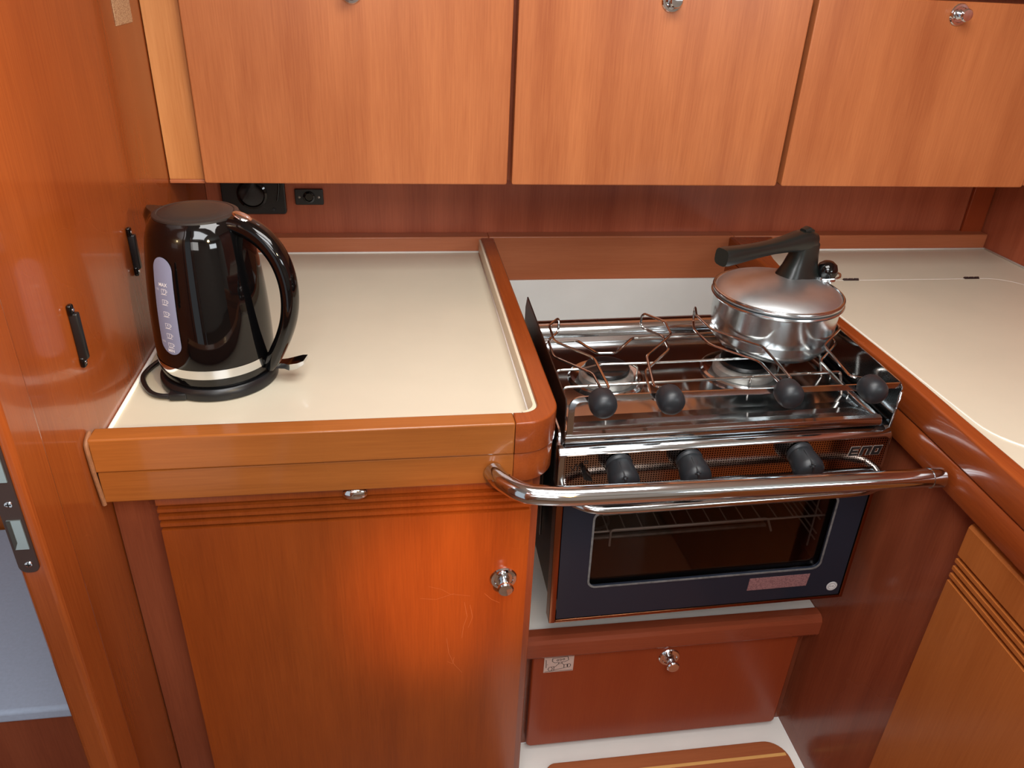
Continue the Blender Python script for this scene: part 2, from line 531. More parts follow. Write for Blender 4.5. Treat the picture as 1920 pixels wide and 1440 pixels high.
# ------------------------------------------------------------------ left base cabinet
lc = empty('base_cabinet', (-.08, 1.1, .146), 'tall orange wooden base cabinet with grooved door below the kettle worktop', 'cabinet')
b = NB()
box(b, XB + .001, -.300, .818, .838, .146, .8405, .001)
box(b, .150, .180, .8185, 1.4975, .146, .8405, .001)
box(b, -.2999, .1499, .825, .838, .146, .8405)
obj('carcass', b, M['dark'], lc)
b = NB()
prism(b, grooved(.800, .8175, .16, .836, [.787, .798, .809, .820], .0034), 'x', -.2985, .1665)
ld = obj('door', b, M['door_lo'], lc)
push_knob(ld, .134, .800, .668)
b = NB()
sp_ = lambda x, y: (x, .7995, y)
strokes(b, [[(.030, .662), (.048, .655), (.060, .645), (.075, .642), (.088, .639)], [(.018, .641), (.040, .637), (.066, .646)], [(.080, .628), (.084, .600), (.079, .580), (.077, .558)],
            [(.088, .622), (.092, .598), (.086, .578)], [(.055, .560), (.058, .530), (.066, .505), (.078, .486)], [(.056, .512), (.064, .506), (.066, .520)], [(.108, .642), (.118, .630), (.130, .622)]], .0004, sp_)
obj('scratch_marks', b, M['strip'], ld)
b = NB()
sphere(b, (-.060, .797, .829), .012, 24, sc3=(1.35, .55, .8))
obj('button_catch', b, M['chrome'], ld)

# ------------------------------------------------------------------ wall cabinet
wc = empty('wall_cabinet', (.5, 1.4, 1.09), 'long veneered wall cabinet with three flap doors and chrome push knobs above the worktops', 'cabinet')
b = NB()
box(b, -.3000, 1.3145, 1.3105, 1.5295, 1.094, 1.60)
obj('carcass', b, M['dark'], wc)
b = NB()
box(b, XB + .001, -.3005, 1.300, 1.5295, 1.094, 1.60, .001)
obj('side_stile', b, M['stile'], wc)
b = NB()
box(b, XB + .001, -.3005, 1.2985, 1.32, 1.088, 1.0938, .001)
obj('stile_foot', b, M['strip'], wc)
for (x0, x1, kx, kz) in ((-.2975, .1893, -.053, 1.374), (.1972, .6718, .438, 1.379), (.6812, 1.1610, .931, 1.376)):
    b = NB()
    prism(b, rr(x0, x1, 1.0915, 1.3955, .004, 4), 'y', 1.2855, 1.3065, .002, 2)
    d = obj('door', b, M['door_up'], wc)
    push_knob(d, kx, 1.2855, kz, .9)
b = NB()
box(b, -.30, 1.3, 1.292, 1.3104, 1.402, 1.60, .002)
obj('top_rail', b, M['door_up'], wc)
b = NB()
box(b, 1.163, 1.3145, 1.290, 1.3104, 1.094, 1.3955, .002)
obj('end_stile', b, M['door_up'], wc)

# ------------------------------------------------------------------ right worktop and cabinet
rw = empty('worktop.001', (1.0, .95, .84), 'cream worktop with hinged lid to the right of the cooker', 'worktop')
def xo(y, base):                               # the outer edge curves slightly inboard towards the viewer
    t = max(0, (.88 - y) / .32)
    return base - .018 * t ** 1.3
ys = [1.4975, 1.475, 1.44, 1.40, 1.36, 1.3, 1.1, .95, .88, .84, .80, .76, .72, .68, .64, .60, .56, .50, .42, .30]
b = NB()
out = [(xo(y, .7025), y) for y in ys]; back = {1.4975: .075, 1.475: .052, 1.44: .034, 1.40: .023, 1.36: .014, 1.3: .006}
out = [(xo(y, .7025), y) for y in ys]; inn = [(xo(y, .7245) + back.get(y, 0) + (.0 if y > .75 else .006 * (.75 - y) / .2), y) for y in ys]
prism(b, out + inn[::-1], 'z', .8845, .930, .0035, 3)
out = [(xo(y, .7035), y) for y in ys]
prism(b, out + inn[::-1], 'z', .841, .8838, .0015, 2)
obj('side_fascia', b, M['corner'], rw)
b = NB()
prism(b, [(x + .0006, y) for x, y in inn] + [(1.3145, .30), (1.3145, 1.4975)], 'z', .872, .8985)
obj('laminate_top', b, M['cream'], rw)
b = NB()
prism(b, rr(.772, 1.245, .705, 1.314, (.085, .085, .07, .012), 10), 'z', .8986, .9000, .0004, 1)
obj('lid', b, M['cream'], rw)
b = NB()
lp = rr(.7708, 1.2462, .7038, 1.3152, (.086, .086, .071, .012), 10)
tube(b, [(p[0], p[1], .8990) for p in lp], .0011, 6, closed=True)
obj('lid_seam', b, M['bead'], rw)
b = NB()
tube(b, [(.802, 1.4965, .9), (1.314, 1.4965, .9)], .0022, 8)
tube(b, [(1.3135, 1.4965, .9), (1.3135, .31, .9)], .0025, 8)
obj('sealant_bead', b, M['bead'], rw)
for x in (.885, 1.148):
    b = NB()
    box(b, x - .016, x + .016, 1.312, 1.319, .9, .9018, .0006)
    for k in range(3):
        tube(b, [(x - .016 + k * .0115, 1.3155, .9022), (x - .0075 + k * .0115, 1.3155, .9022)], .0018, 8)
    obj('lid_hinge', b, M['strike'], rw)

rc = empty('base_cabinet.001', (.9, .9, .146), 'base cabinet under the lidded worktop, dark side panel and pale grooved door', 'cabinet')
b = NB()
box(b, .712, .730, .668, 1.4975, .146, .8405, .001)
box(b, .7305, 1.314, 1.10, 1.12, .146, .8405)
obj('side_panel', b, M['dark'], rc)
b = NB()
P2 = grooved(.6965, .716, .16, .832, [.743, .755, .767, .779], .0036)
prism(b, P2, 'y', .06, .664)
bmesh.ops.rotate(b, verts=b.verts[:], cent=(.7, .664, .5), matrix=Matrix.Rotation(math.radians(-3.0), 3, 'Z'))
obj('door', b, M['rdoor'], rc)
b = NB()
box(b, .690, .7117, .886, .902, .515, .530, .001)
obj('stop_block', b, M['lip'], rc)

# ------------------------------------------------------------------ cooker recess
b = NB()
box(b, .181, .711, .906, 1.4965, .436, .4465)
box(b, .181, .711, 1.4905, 1.4965, .4466, .8395)
box(b, .7035, .711, .935, 1.4904, .4466, .560)
struct('trim_4', b, M['white'], 'white liner of the cooker recess')

lo = empty('locker', (.45, 1.1, .147), 'low red brown locker with flap door under the cooker recess', 'locker')
b = NB()
prism(b, [(.915, .406), (.915, .4355), (.9055, .4355), (.9055, .4500), (.890, .4500), (.883, .447), (.8795, .440), (.8795, .412), (.883, .406)], 'x', .181, .7115)
obj('front_lip', b, M['lip'], lo)
b = NB()
box(b, .181, .7115, .9165, .930, .1475, .4355)
obj('carcass', b, M['dark'], lo)
b = NB()
prism(b, rr(.207, .691, .160, .397, (.010, .010, .002, .002), 5), 'y', .898, .9160, .0035, 3)
dd = obj('flap_door', b, M['drawer'], lo)
push_knob(dd, .451, .898, .366)
b = NB(); box(b, .2275, .2795, .8970, .8979, .3535, .3925, .0003, 1)
st = obj('valve_sticker', b, M['stick'], dd)
b = NB()
pl = lambda x, y: (.2275 + x * .052, .8967, .3535 + y * .039)
def ell(cx, cy, rx, ry, a0=0, a1=360, n=14):
    return [(cx + rx * math.cos(math.radians(a0 + (a1 - a0) * i / n)), cy + ry * math.sin(math.radians(a0 + (a1 - a0) * i / n))) for i in range(n + 1)]
strokes(b, [[(.28, .86), (.78, .92), (.82, .70), (.70, .62), (.36, .58), (.27, .68), (.28, .86)], ell(.45, .73, .03, .05), ell(.55, .75, .03, .05), ell(.65, .77, .03, .05),
            ell(.22, .22, .07, .12), [(.22, .34), (.34, .36), (.34, .12), (.22, .10)], [(.34, .14), (.68, .22), (.68, .42), (.60, .52), (.48, .50), (.40, .36), (.34, .32)],
            [(.68, .24), (.80, .26), (.80, .44), (.68, .42)], ell(.84, .36, .06, .11), [(.48, .50), (.50, .60)], [(.60, .52), (.60, .62)],
            [(.08, .30), (.06, .80)], [(.10, .50), (.13, .52)], [(.04, .06), (.97, .06)], [(.04, .94), (.97, .94)]], .0009 / .045, pl)
obj('sticker_drawing', b, M['ink'], st)

# ------------------------------------------------------------------ handrail
b = NB()
rp = [(.112, .7845, .861), (.118, .765, .861), (.142, .735, .861), (.190, .7255, .861), (.44, .7255, .860), (.6895, .7255, .859)]
tube(b, fillet(rp, .03, 8), .0125, 20)
rl = obj('grab_rail', b, M['rail'])
tag(rl, 'polished steel grab rail curving across the front of the cooker', 'rail')
b = NB()
tube(b, [(.672, .7255, .8593), (.6893, .7255, .8590)], .0134, 20)
off = OFF[rl.name]
obj('end_socket', b, M['rail'], rl)

# ------------------------------------------------------------------ cooker
CK = (.442, .98, .70)
ck = empty('cooker', CK, 'stainless marine gas cooker with dark oven door hanging in the white recess', 'cooker', rot=(0, math.radians(-1.0), 0))
X0, X1, YF, YB = .206, .681, .820, 1.185
# body shell
b = NB()
box(b, X0 + .006, X0 + .010, .846, YB, .577, .862)
box(b, X1 - .010, X1 - .006, .846, YB, .577, .862)
box(b, X0 + .0101, X1 - .0101, YB - .005, YB, .577, .862)
box(b, X0 + .0101, X1 - .0101, .846, YB - .0051, .577, .581)
obj('body_shell', b, M['side'], ck)
b = NB()
cx0, cx1, cz0, cz1, cyb = X0 + .035, X1 - .035, .595, .785, 1.13
box(b, cx0 - .003, cx0, .846, cyb, cz0, cz1)
box(b, cx1, cx1 + .003, .846, cyb, cz0, cz1)
box(b, cx0 - .003, cx1 + .003, cyb, cyb + .003, cz0 - .003, cz1 + .003)
box(b, cx0 - .003, cx1 + .003, .846, cyb, cz0 - .003, cz0)
box(b, cx0 - .003, cx1 + .003, .846, cyb, cz1, cz1 + .003)
box(b, X0 + .0102, cx0 - .0031, .846, .849, .5815, .80)
box(b, cx1 + .0031, X1 - .0102, .846, .849, .5815, .80)
box(b, cx0 - .003, cx1 + .003, .846, .849, cz1 + .0031, .80)
obj('oven_lining', b, M['cav'], ck)
# side gimbal supports left and right
b = NB()
box(b, .2015, .2055, .90, 1.17, .66, .885, .001)
lathe(b, [(0, 0), (.012, 0), (.012, .004), (0, .004)], (.2055, 1.0, .80), (1, 0, 0), 20)
obj('side_bracket', b, M['plate'], ck)
# front corner posts
b = NB()
tube(b, fillet([(X0 + .004, .829, .803), (X0 + .003, .832, .86), (X0 + .006, .845, .879), (X0 + .006, 1.10, .881)], .012), .0045, 10)
obj('corner_trim', b, M['steel'], ck)
# control panel
b = NB()
prism(b, [(.846, .802), (.846, .868), (.834, .868), (.826, .8665), (.8205, .862), (.8190, .856), (.8190, .812), (.8205, .806), (.826, .802)], 'x', X0, X1, .002, 2)
cp = obj('control_panel', b, M['steel'], ck)
b = NB()
prism(b, rr(X0 + .008, X1 - .006, .8090, .8590, .004, 4), 'y', .8182, .8189)
obj('perforated_face', b, M['perf'], cp)
b = NB()
tube(b, [(X0 + .003, .8185, .8040), (X1 - .003, .8185, .8040)], .0020, 8)
obj('lower_lip', b, M['steel'], cp)
# logo
def logo_place(x, y): return (.6195 + x + y * .18, .8176, .8305 + y)
b = NB(); w, h = .0135, .015
def rect(bm, x0, y0, x1, y1, mi=0, dy=0):
    q = [bm.verts.new(Vector(logo_place(*p)) + Vector((0, dy, 0))) for p in ((x0, y0), (x1, y0), (x1, y1), (x0, y1))]
    f = bm.faces.new(q); f.material_index = mi

for (x0, y0, x1, y1) in ((0, 0, .004, .015), (.004, 0, .0135, .0036), (.004, .0058, .0125, .0090), (.004, .0114, .0135, .015),
                         (.0165, 0, .0210, .015), (.0210, .0110, .0265, .015), (.0265, 0, .0310, .015),
                         (.0335, 0, .0385, .015), (.0385, 0, .0425, .0045), (.0385, .0105, .0425, .015), (.0425, 0, .0470, .015)):
    rect(b, x0, y0, x1, y1)
    rect(b, x0 - .0004, y0 - .0004, x1 + .0004, y1 + .0004, 1, .0003)
obj('logo_lettering', b, [M['ink'], M['stick']], cp)
# push igniter mark and small pictograms
b = NB()
prism(b, [(.237, .838), (.239, .828), (.252, .823), (.250, .828), (.243, .836), (.241, .842)], 'y', .806, .8180, .001)
obj('igniter_switch', b, M['burner'], cp)
b = NB()
pm = lambda x, y: (x, .8178, y)
strokes(b, [[(.222, .842), (.226, .836), (.230, .846), (.232, .836), (.234, .845)], [(.241, .850), (.245, .850), (.245, .846), (.241, .846), (.241, .850)]], .0010, pm)
obj('panel_pictogram', b, M['ink'], cp)
# control knobs
def control_knob(x):
    b = NB()
    lathe(b, [(0, 0), (.0185, 0), (.0185, .003), (.0160, .006), (.0135, .008)], (x, .8180, .8420), (0, -1, -.12), 32)
    lathe(b, [(.0165, .004), (.0180, .008), (.0192, .014), (.0200, .022), (.0208, .030), (.0198, .036), (.0160, .0405), (.009, .043), (0, .0438)], (x, .8180, .8420), (0, -1, -.22), 32)
    k = obj('control_knob', b, M['knob'], ck)
    b = NB()
    u, v, d = basis((0, -1, -.22))
    c = Vector((x, .8180, .8420)) + d * .0270
    # raised finger grip across the knob
    bb = bmesh.new()
    bmesh.ops.create_cube(bb, size=1)
    for q in bb.verts:
        q.co = Vector((q.co.x * .0080, q.co.y * .0410, q.co.z * .0330))
    bmesh.ops.bevel(bb, geom=bb.edges[:], offset=.003, segments=3, affect='EDGES')
    rm = Matrix((( -1, 0, 0), (0, 0, -1), (0, -1, 0))).transposed()
    for q in bb.verts:
        p = q.co
        ang = math.radians(12)
        xx = p.x * math.cos(ang) - p.y * math.sin(ang); yy = p.x * math.sin(ang) + p.y * math.cos(ang)
        q.co = c + u * xx + v * yy + d * p.z
    merge(b, bb)
    obj('finger_grip', b, M['knob'], k)
for x in (.288, .386, .545): control_knob(x)
# oven door
b = NB()
DX0, DX1, DZ0, DZ1 = X0 + .001, X1 - .001, .556, .797
ring(b, rr(DX0 + .011, DX1 - .007, DZ0 + .006, DZ1, .002, 6), rr(.262, .628, .6200, .7600, .013, 6), 'y', .8215, .8275)
od = obj('oven_door', b, M['navy'], ck)
b = NB()
prism(b, rr(.260, .630, .6180, .7620, .013, 6), 'y', .8280, .8300)
obj('window_pane', b, M['glass'], od)
b = NB()
ring(b, rr(.2612, .6288, .6192, .7608, .0138, 6), rr(.2642, .6258, .6222, .7578, .0115, 6), 'y', .8207, .8214)
obj('window_outline', b, M['seal'], od)
b = NB()
box(b, DX0, DX0 + .0095, .8195, .842, DZ0, DZ1, .001)
box(b, DX1 - .0055, DX1, .8195, .842, DZ0, DZ1, .001)
box(b, DX0 + .0096, DX1 - .0056, .8195, .842, DZ0, DZ0 + .0052, .001)
obj('edge_trim', b, M['copper'], od)
b = NB()
box(b, DX0 + .012, DX1 - .008, .828, .842, DZ1 - .012, DZ1 + .003, .001)
obj('top_trim', b, M['steeld'], od)
# door handle bar
b = NB()
hp = [(X0 + .010, .8190, .805), (X0 + .012, .795, .803), (X0 + .040, .7760, .800), (.30, .7740, .800), (.60, .7740, .800), (X1 - .040, .7760, .8005), (X1 - .014, .795, .803), (X1 - .012, .8190, .805)]
tube(b, fillet(hp, .022, 6), .0058, 12)
obj('door_handle', b, M['steel'], od)
b = NB(); prism(b, [(.5160, .5865), (.6130, .5865), (.6150, .6105), (.5170, .6105)], 'y', .8208, .8213)
obj('printed_label', b, M['label'], od)
b = NB(); lathe(b, [(0, 0), (.0088, 0), (.0088, .0005), (0, .0005)], (.6580, .8214, .5800), (0, -1, 0), 28)
bd = obj('round_badge', b, M['badge'], od)
b = NB()
bp_ = lambda x, y: (.6580 + x, .8207, .5800 + y)
strokes(b, [ell(0, 0, .0058, .0058, n=24)], .0006, bp_)
strokes(b, [ell(0, 0, .0080, .0080, n=24)], .0004, bp_)
text_bm(b, 'O.K.', .0048, bp_)
obj('badge_lettering', b, M['ink'], bd)
# oven rack and side runners
b = NB()
for y in (.862, .90, 1.105): tube(b, [(cx0 + .004, y, .690), (cx1 - .004, y, .690)], .0018 if y < .87 else .0014, 6)
for i in range(14):
    x = cx0 + .03 + i * (cx1 - cx0 - .06) / 13
    tube(b, [(x, .862, .692), (x, 1.105, .692)], .0011, 6)
tube(b, fillet([(cx0 + .06, .858, .665), (cx0 + .06, .858, .695), (cx1 - .10, .858, .695), (cx1 - .09, .858, .670)], .006), .0018, 6)
obj('oven_rack', b, M['rack'], ck)
for sgn, xx in ((1, cx0 + .004), (-1, cx1 - .004)):
    b = NB()
    for z in (.635, .675, .715, .750):
        tube(b, fillet([(xx, .87, z), (xx, 1.10, z), (xx, 1.10, z + .012), (xx, .87, z + .012)], .005), .0014, 6)
    tube(b, [(xx, .885, .61), (xx, .885, .775)], .0014, 6)
    tube(b, [(xx, 1.09, .61), (xx, 1.09, .775)], .0014, 6)
    obj('rack_runner', b, M['rack'], ck)
b = NB()
lathe(b, [(.020, 0), (.024, .001), (.024, .004), (.020, .004), (.020, 0)], (.32, 1.0, cz0 + .001), (0, 0, 1), 24)
tube(b, [(.30, .95, cz0 + .008), (.60, .95, cz0 + .008), (.60, 1.06, cz0 + .008), (.30, 1.06, cz0 + .008)], .004, 8, closed=True)
obj('oven_burner', b, M['aluring'], ck)
# hob tray: folded front edge, recessed bright floor, rolled rear guard
b = NB()
prism(b, [(.838, .8685), (.838, .885), (.833, .8875), (.827, .886), (.8245, .880), (.8255, .8745), (.830, .8700)], 'x', X0 + .008, X1 - .018, .0015, 2)
box(b, X0 + .008, X0 + .018, .8382, 1.1232, .8685, .8855, .0015)
box(b, X1 - .028, X1 - .018, .8382, 1.1232, .8685, .8855, .0015)
obj('hob_rim', b, M['steel'], ck)
b = NB()
xa, xb = X0 + .0185, X1 - .0285
sec = [(.8382, .8700), (.8382, .8845), (.850, .8835), (.868, .8800), (.885, .8790), (1.116, .8790), (1.123, .8845), (1.123, .8700)]
prism(b, sec, 'x', xa, xb)
hb = obj('hob_plate', b, M['steel'], ck)
b = NB()
prism(b, [(1.1235, .870)] + [(1.1455 + .022 * math.cos(t), .884 + .020 * math.sin(t)) for t in [PI - PI * i / 14 for i in range(15)]] + [(1.1675, .870)], 'x', X0 + .012, X1 - .014)
obj('rear_guard', b, M['steel'], ck)
b = NB()
box(b, X0 + .012, X1 - .014, 1.1680, 1.1840, .8630, .8900, .002)
obj('rear_strip', b, M['plate'], ck)
# side plates (fiddle ends)
def side_plate(x0, x1, mat, pts):
    b = NB(); prism(b, pts, 'x', x0, x1, .0006, 1)
    return obj('side_plate', b, mat, ck)
side_plate(.2120, .2140, M['plate'], [(.832, .868), (.826, .878)] + [(.826, .934), (.829, .940), (1.138, .953), (1.152, .930), (1.155, .905), (1.14, .895), (1.10, .872)])
side_plate(.6735, .6755, M['steel'], [(.828, .866), (.822, .872), (.820, .932)] + [(.820 + .010 - .010 * math.cos(t), .932 + .010 * math.sin(t)) for t in (.5, 1.0, PI / 2)] + [(1.138, .948), (1.155, .920), (1.155, .900), (1.12, .868)])
b = NB()
tube(b, [(.6745, .822, .874), (.6745, .820, .930)], .0020, 6)
obj('plate_edge', b, M['steel'], ck)
# front rail (flat bar) with knobs
b = NB()
def flat(bm, pts, hx, hz):
    """flat bar: section hz tall, hx thick, following pts"""
    pts = [Vector(p) for p in pts]
    bb = bmesh.new(); rows = []
    for i, p in enumerate(pts):
        t = (pts[min(i + 1, len(pts) - 1)] - pts[max(i - 1, 0)]).normalized()
        n = Vector((0, -1, 0)); w = t.cross(n).normalized()
        rows.append([bb.verts.new(p + n * a * hx + w * c * hz) for a, c in ((-.5, -.5), (.5, -.5), (.5, .5), (-.5, .5))])
    for A, B in zip(rows, rows[1:]):
        for k in range(4): bb.faces.new((A[k], A[(k + 1) % 4], B[(k + 1) % 4], B[k]))
    bb.faces.new(rows[0]); bb.faces.new(rows[-1][::-1])
    merge(bm, bb)
flat(b, fillet([(.2205, .829, .8855), (.2210, .8265, .940), (.30, .8265, .9405), (.6730, .8265, .9365)], .013, 6), .0025, .0078)
obj('front_rail', b, M['steel'], ck)
# pot clamps: two wires each joined by a loop, black knob at the front
zu, zl = .9545, .9300
C1 = [(.2700, .832), (.2680, .912), (.2240, .967), (.2260, 1.022), (.2470, 1.050)]
C2 = [(.3290, .832), (.3420, .910), (.3990, .975), (.4040, 1.020), (.3790, 1.056)]
C3 = [(.5190, .832), (.5180, .925), (.4655, .986), (.4610, 1.040), (.4720, 1.075)]
C4 = [(.6020, .832), (.6080, .918), (.6625, .972), (.6690, 1.020), (.6640, 1.075)]
for kx, C in ((.2555, C1), (.3440, C2), (.5045, C3), (.6220, C4)):
    b = NB()
    up = [(kx + .004 if i == 0 else x, y, zu - (.006 if i == 0 else 0)) for i, (x, y) in enumerate(C)]
    upp = [(kx, .8290, .9485), (C[0][0], .8330, .9500)] + [(x, y, zu) for x, y in C[1:]]
    ex, ey = C[-1]
    dn = [(x, y, zl) for x, y in C[1:]][::-1] + [(C[0][0], .8330, .9300), (kx, .8290, .9310)]
    path = fillet(upp, .008, 4)[:-1] + fillet([upp[-2], upp[-1], (ex, ey, zl), dn[1]], .010, 5)[1:-1] + fillet([dn[0]] + dn[1:], .008, 4)[1:]
    tube(b, path, .0019, 8)
    cl = obj('pot_clamp', b, M['wire'], ck)
    b = NB()
    lathe(b, [(0, 0), (.0150, 0), (.0168, .003), (.0176, .009), (.0178, .017), (.0168, .023), (.0140, .0275), (.0085, .0305), (0, .0315)], (kx, .8230, .9440), (0, -1, -.10), 32)
    obj('clamp_knob', b, M['knob'], cl)
# pan grid: three wires, the rear one dipping round the small burner
b = NB()
zg = .9100; wr = .0022
A = [(.2280, 1.040, .8830), (.2280, 1.057, zg), (.2800, 1.057, zg), (.3010, 1.011, zg), (.3280, 1.010, zg), (.3680, 1.058, zg), (.5050, 1.060, zg), (.6420, 1.060, zg), (.6420, 1.060, .8790)]
tube(b, fillet(A, .006), wr, 8)
B = [(.2280, .950, .8830), (.2280, .963, zg), (.2620, .963, zg), (.2950, .975, zg), (.3600, .973, zg), (.6420, .975, zg), (.6440, .962, .8790)]
tube(b, fillet(B, .006), wr, 8)
Cc = [(.2280, .900, .8830), (.2280, .912, zg), (.44, .915, zg), (.6450, .919, zg), (.6460, .905, .8790)]
tube(b, fillet(Cc, .006), wr, 8)
obj('pan_grid', b, M['wire'], ck)
# burners
def burner_(cx, cy, s):
    b = NB()
    lathe(b, [(.0620 * s, .0002), (.0615 * s, .0040), (.0585 * s, .0062), (.0550 * s, .0052), (.0480 * s, .0012), (0, .0006)], (cx, cy, .8790), n=48)
    w = obj('burner', b, M['steel'], ck)
    b = NB()
    lathe(b, [(.0440 * s, .001), (.0445 * s, .007), (.0435 * s, .011), (.0400 * s, .0135), (.0350 * s, .0150), (0, .0150)], (cx, cy, .8790), n=48)
    obj('burner_ring', b, M['aluring'], w)
    b = NB()
    lathe(b, [(.0340 * s, .0151), (.0362 * s, .0165), (.0366 * s, .0200), (.0350 * s, .0222), (.0290 * s, .0232), (0, .0236)], (cx, cy, .8790), n=48)
    obj('burner_cap', b, M['burner'], w)
    b = NB()
    tube(b, fillet([(cx + .046 * s, cy - .012, .8795), (cx + .048 * s, cy - .010, .902), (cx + .040 * s, cy - .006, .905)], .004), .0016, 6)
    obj('flame_sensor', b, M['wire'], w)
    b = NB()
    tube(b, [(cx - .012 * s, cy - .0475 * s, .8795), (cx - .012 * s, cy - .0475 * s, .900)], .0014, 6)
    obj('ignition_pin', b, M['wire'], w)
burner_(.3100, .986, 0.93)
burner_(.5300, .990, 1.08)

# ------------------------------------------------------------------ pressure pot
PC = Vector((.567, 1.012, .9155))
pt = empty('pressure_pot', PC, 'scuffed aluminium pressure pot with black handle standing on the cooker grid', 'pot')
r = .0938
b = NB()
prof = [(0, 0), (r * .60, 0), (r * .74, .0015), (r * .84, .006), (r * .91, .015), (r * .955, .028), (r * .975, .045), (r * .985, .076), (r * .99, .0785), (r * 1.025, .0795), (r * 1.038, .0815), (r * 1.030, .0835), (r * 1.0, .0842), (r * .96, .0845), (r * .96, .020), (0, .012)]
lathe(b, prof, PC, n=72)
obj('pot_body', b, M['alu'], pt)
b = NB()
prof = [(r * .90, .0845), (r * 1.00, .0847), (r * 1.020, .0860), (r * 1.024, .0885), (r * 1.012, .0905), (r * .985, .0908), (r * .965, .0900), (r * .90, .0955), (r * .70, .1015), (r * .40, .1050), (0, .1060)]
lathe(b, prof, PC, n=72)
lid = obj('pot_lid', b, M['alulid'], pt)
# handle: side profile swept from the post on the lid out over the left
hc = Vector((.6060, 1.040, 0)); tipd = (Vector((.444, .984, 0)) - hc).normalized()
nrm = Vector((-tipd.y, tipd.x, 0))
hz = PC.z + .1010
prof = [(-.034, 0, .022), ]
b = NB()
def hpt(u, z, w): return hc + tipd * u + Vector((0, 0, hz + z)), w
def section_strip(bm, secs, n=16):
    """loft of superellipse sections: (centre u, centre z, half width, half height, tilt)"""
    bb = bmesh.new(); rows = []
    for (u, z, hw, hh, tl) in secs:
        c = hc + tipd * u + Vector((0, 0, hz + z))
        ax = Vector((0, 0, 1)) * math.cos(tl) + tipd * math.sin(tl)
        row = []
        for k in range(n):
            t = 2 * PI * k / n
            cs, sn = math.cos(t), math.sin(t)
            e = .62
            row.append(bb.verts.new(c + nrm * (hw * math.copysign(abs(cs) ** e, cs)) + ax * (hh * math.copysign(abs(sn) ** e, sn))))
        rows.append(row)
    for A, B in zip(rows, rows[1:]):
        for k in range(n): bb.faces.new((A[k], A[(k + 1) % n], B[(k + 1) % n], B[k]))
    bb.faces.new(rows[0]); bb.faces.new(rows[-1][::-1])
    return merge(bm, bb)
# post rises from the lid then turns into the arm
section_strip(b, [(-.002, -.006, .0240, .0380, PI / 2), (-.003, .004, .0225, .0355, PI / 2), (-.004, .018, .0180, .0280, PI / 2), (-.006, .034, .0160, .0230, PI / 2),
                  (-.006, .052, .0150, .0215, PI / 2), (-.004, .057, .0150, .0215, PI / 2 - .15), (.004, .068, .0150, .0240, PI / 2 - .75)][:6])
section_strip(b, [(-.0215, .0530, .0110, .0110, 0), (-.0170, .0540, .0145, .0150, 0), (-.004, .0560, .0155, .0170, 0), (.012, .0570, .0150, .0150, .1), (.035, .0555, .0135, .0115, .12), (.065, .0540, .0120, .0095, .05),
                  (.100, .0520, .0122, .0100, 0), (.130, .0505, .0135, .0120, -.05), (.150, .0500, .0142, .0132, -.05), (.158, .0500, .0135, .0124, -.05)])
obj('lid_handle', b, M['bake'], lid)
b = NB()
section_strip(b, [(-.012, .0715, .0060, .0030, 0), (-.004, .0735, .0080, .0045, 0), (.006, .0722, .0060, .0030, 0)])
obj('handle_latch', b, M['bake'], lid)
# rim clamp, valve and wire loop
vd = (Vector((.655, 1.035, 0)) - Vector((PC.x, PC.y, 0)));
vc = Vector((.6530, 1.036, 0))
b = NB()
lathe(b, [(0, .0955), (.0150, .0955), (.0160, .098), (.0140, .103), (.0110, .104), (0, .104)], (vc.x, vc.y, PC.z), n=28)
tube(b, fillet([(vc.x - .014, vc.y + .010, PC.z + .103), (vc.x + .012, vc.y + .018, PC.z + .104), (vc.x + .028, vc.y + .006, PC.z + .104), (vc.x + .016, vc.y - .014, PC.z + .103), (vc.x - .012, vc.y - .012, PC.z + .101)], .012), .0018, 8)
obj('valve_seat', b, M['alu'], lid)
b = NB()
tube(b, [(PC.x + r * 1.0 * math.cos(2 * PI * k / 72), PC.y + r * 1.0 * math.sin(2 * PI * k / 72), PC.z + .0893) for k in range(72)], .0026, 10, closed=True)
obj('rim_bead', b, M['alu'], lid)
b = NB()
lathe(b, [(.0145, .103), (.0162, .108), (.0160, .114), (.0132, .121), (.0075, .1255), (0, .127)], (vc.x, vc.y, PC.z), n=28)
tube(b, [(vc.x, vc.y, PC.z + .110), (hc.x + .020, hc.y + .004, PC.z + .112)], .0075, 10)
obj('pressure_valve', b, M['black'], lid)

# ------------------------------------------------------------------ kettle
KC = Vector((-.2454, .990, .9006))
kt = empty('electric_kettle', KC, 'glossy black electric kettle with grey water gauge on its base', 'kettle')
TH, TS, TG = math.radians(-21), math.radians(161), math.radians(-121)
RZ = [(.918, .0700), (.9205, .0715), (.930, .0735), (.945, .0750), (.970, .0752), (1.000, .0745), (1.030, .0728), (1.060, .0700), (1.085, .0668), (1.100, .0648), (1.112, .0618), (1.120, .0588), (1.126, .0548), (1.1295, .0505)]
def kr(z):
    for (a, ra), (c, rb) in zip(RZ, RZ[1:]):
        if z <= c:
            t = max(0, (z - a) / (c - a)); return ra + (rb - ra) * t
    return RZ[-1][1]
def smooth_kr(z): return (kr(z - .006) + 2 * kr(z) + kr(z + .006)) / 4
def KP(th, z, off=0):
    d = (th - TS + PI) % (2 * PI) - PI
    s = max(0, min(1, (z - 1.080) / .040)); s = s * s
    sp = .015 * math.exp(-(d / .20) ** 2) * s
    rr_ = smooth_kr(z) + off + sp
    return KC * 1.0 + Vector((rr_ * math.cos(th), rr_ * math.sin(th), z - KC.z + (.004 * math.exp(-(d / .22) ** 2) * s)))
b = NB(); rows = []
bb = bmesh.new()
zs = [.918, .920, .9235, .928] + [.935 + i * .0095 for i in range(18)] + [1.1035, 1.110, 1.115, 1.119, 1.123, 1.126, 1.128, 1.1295]
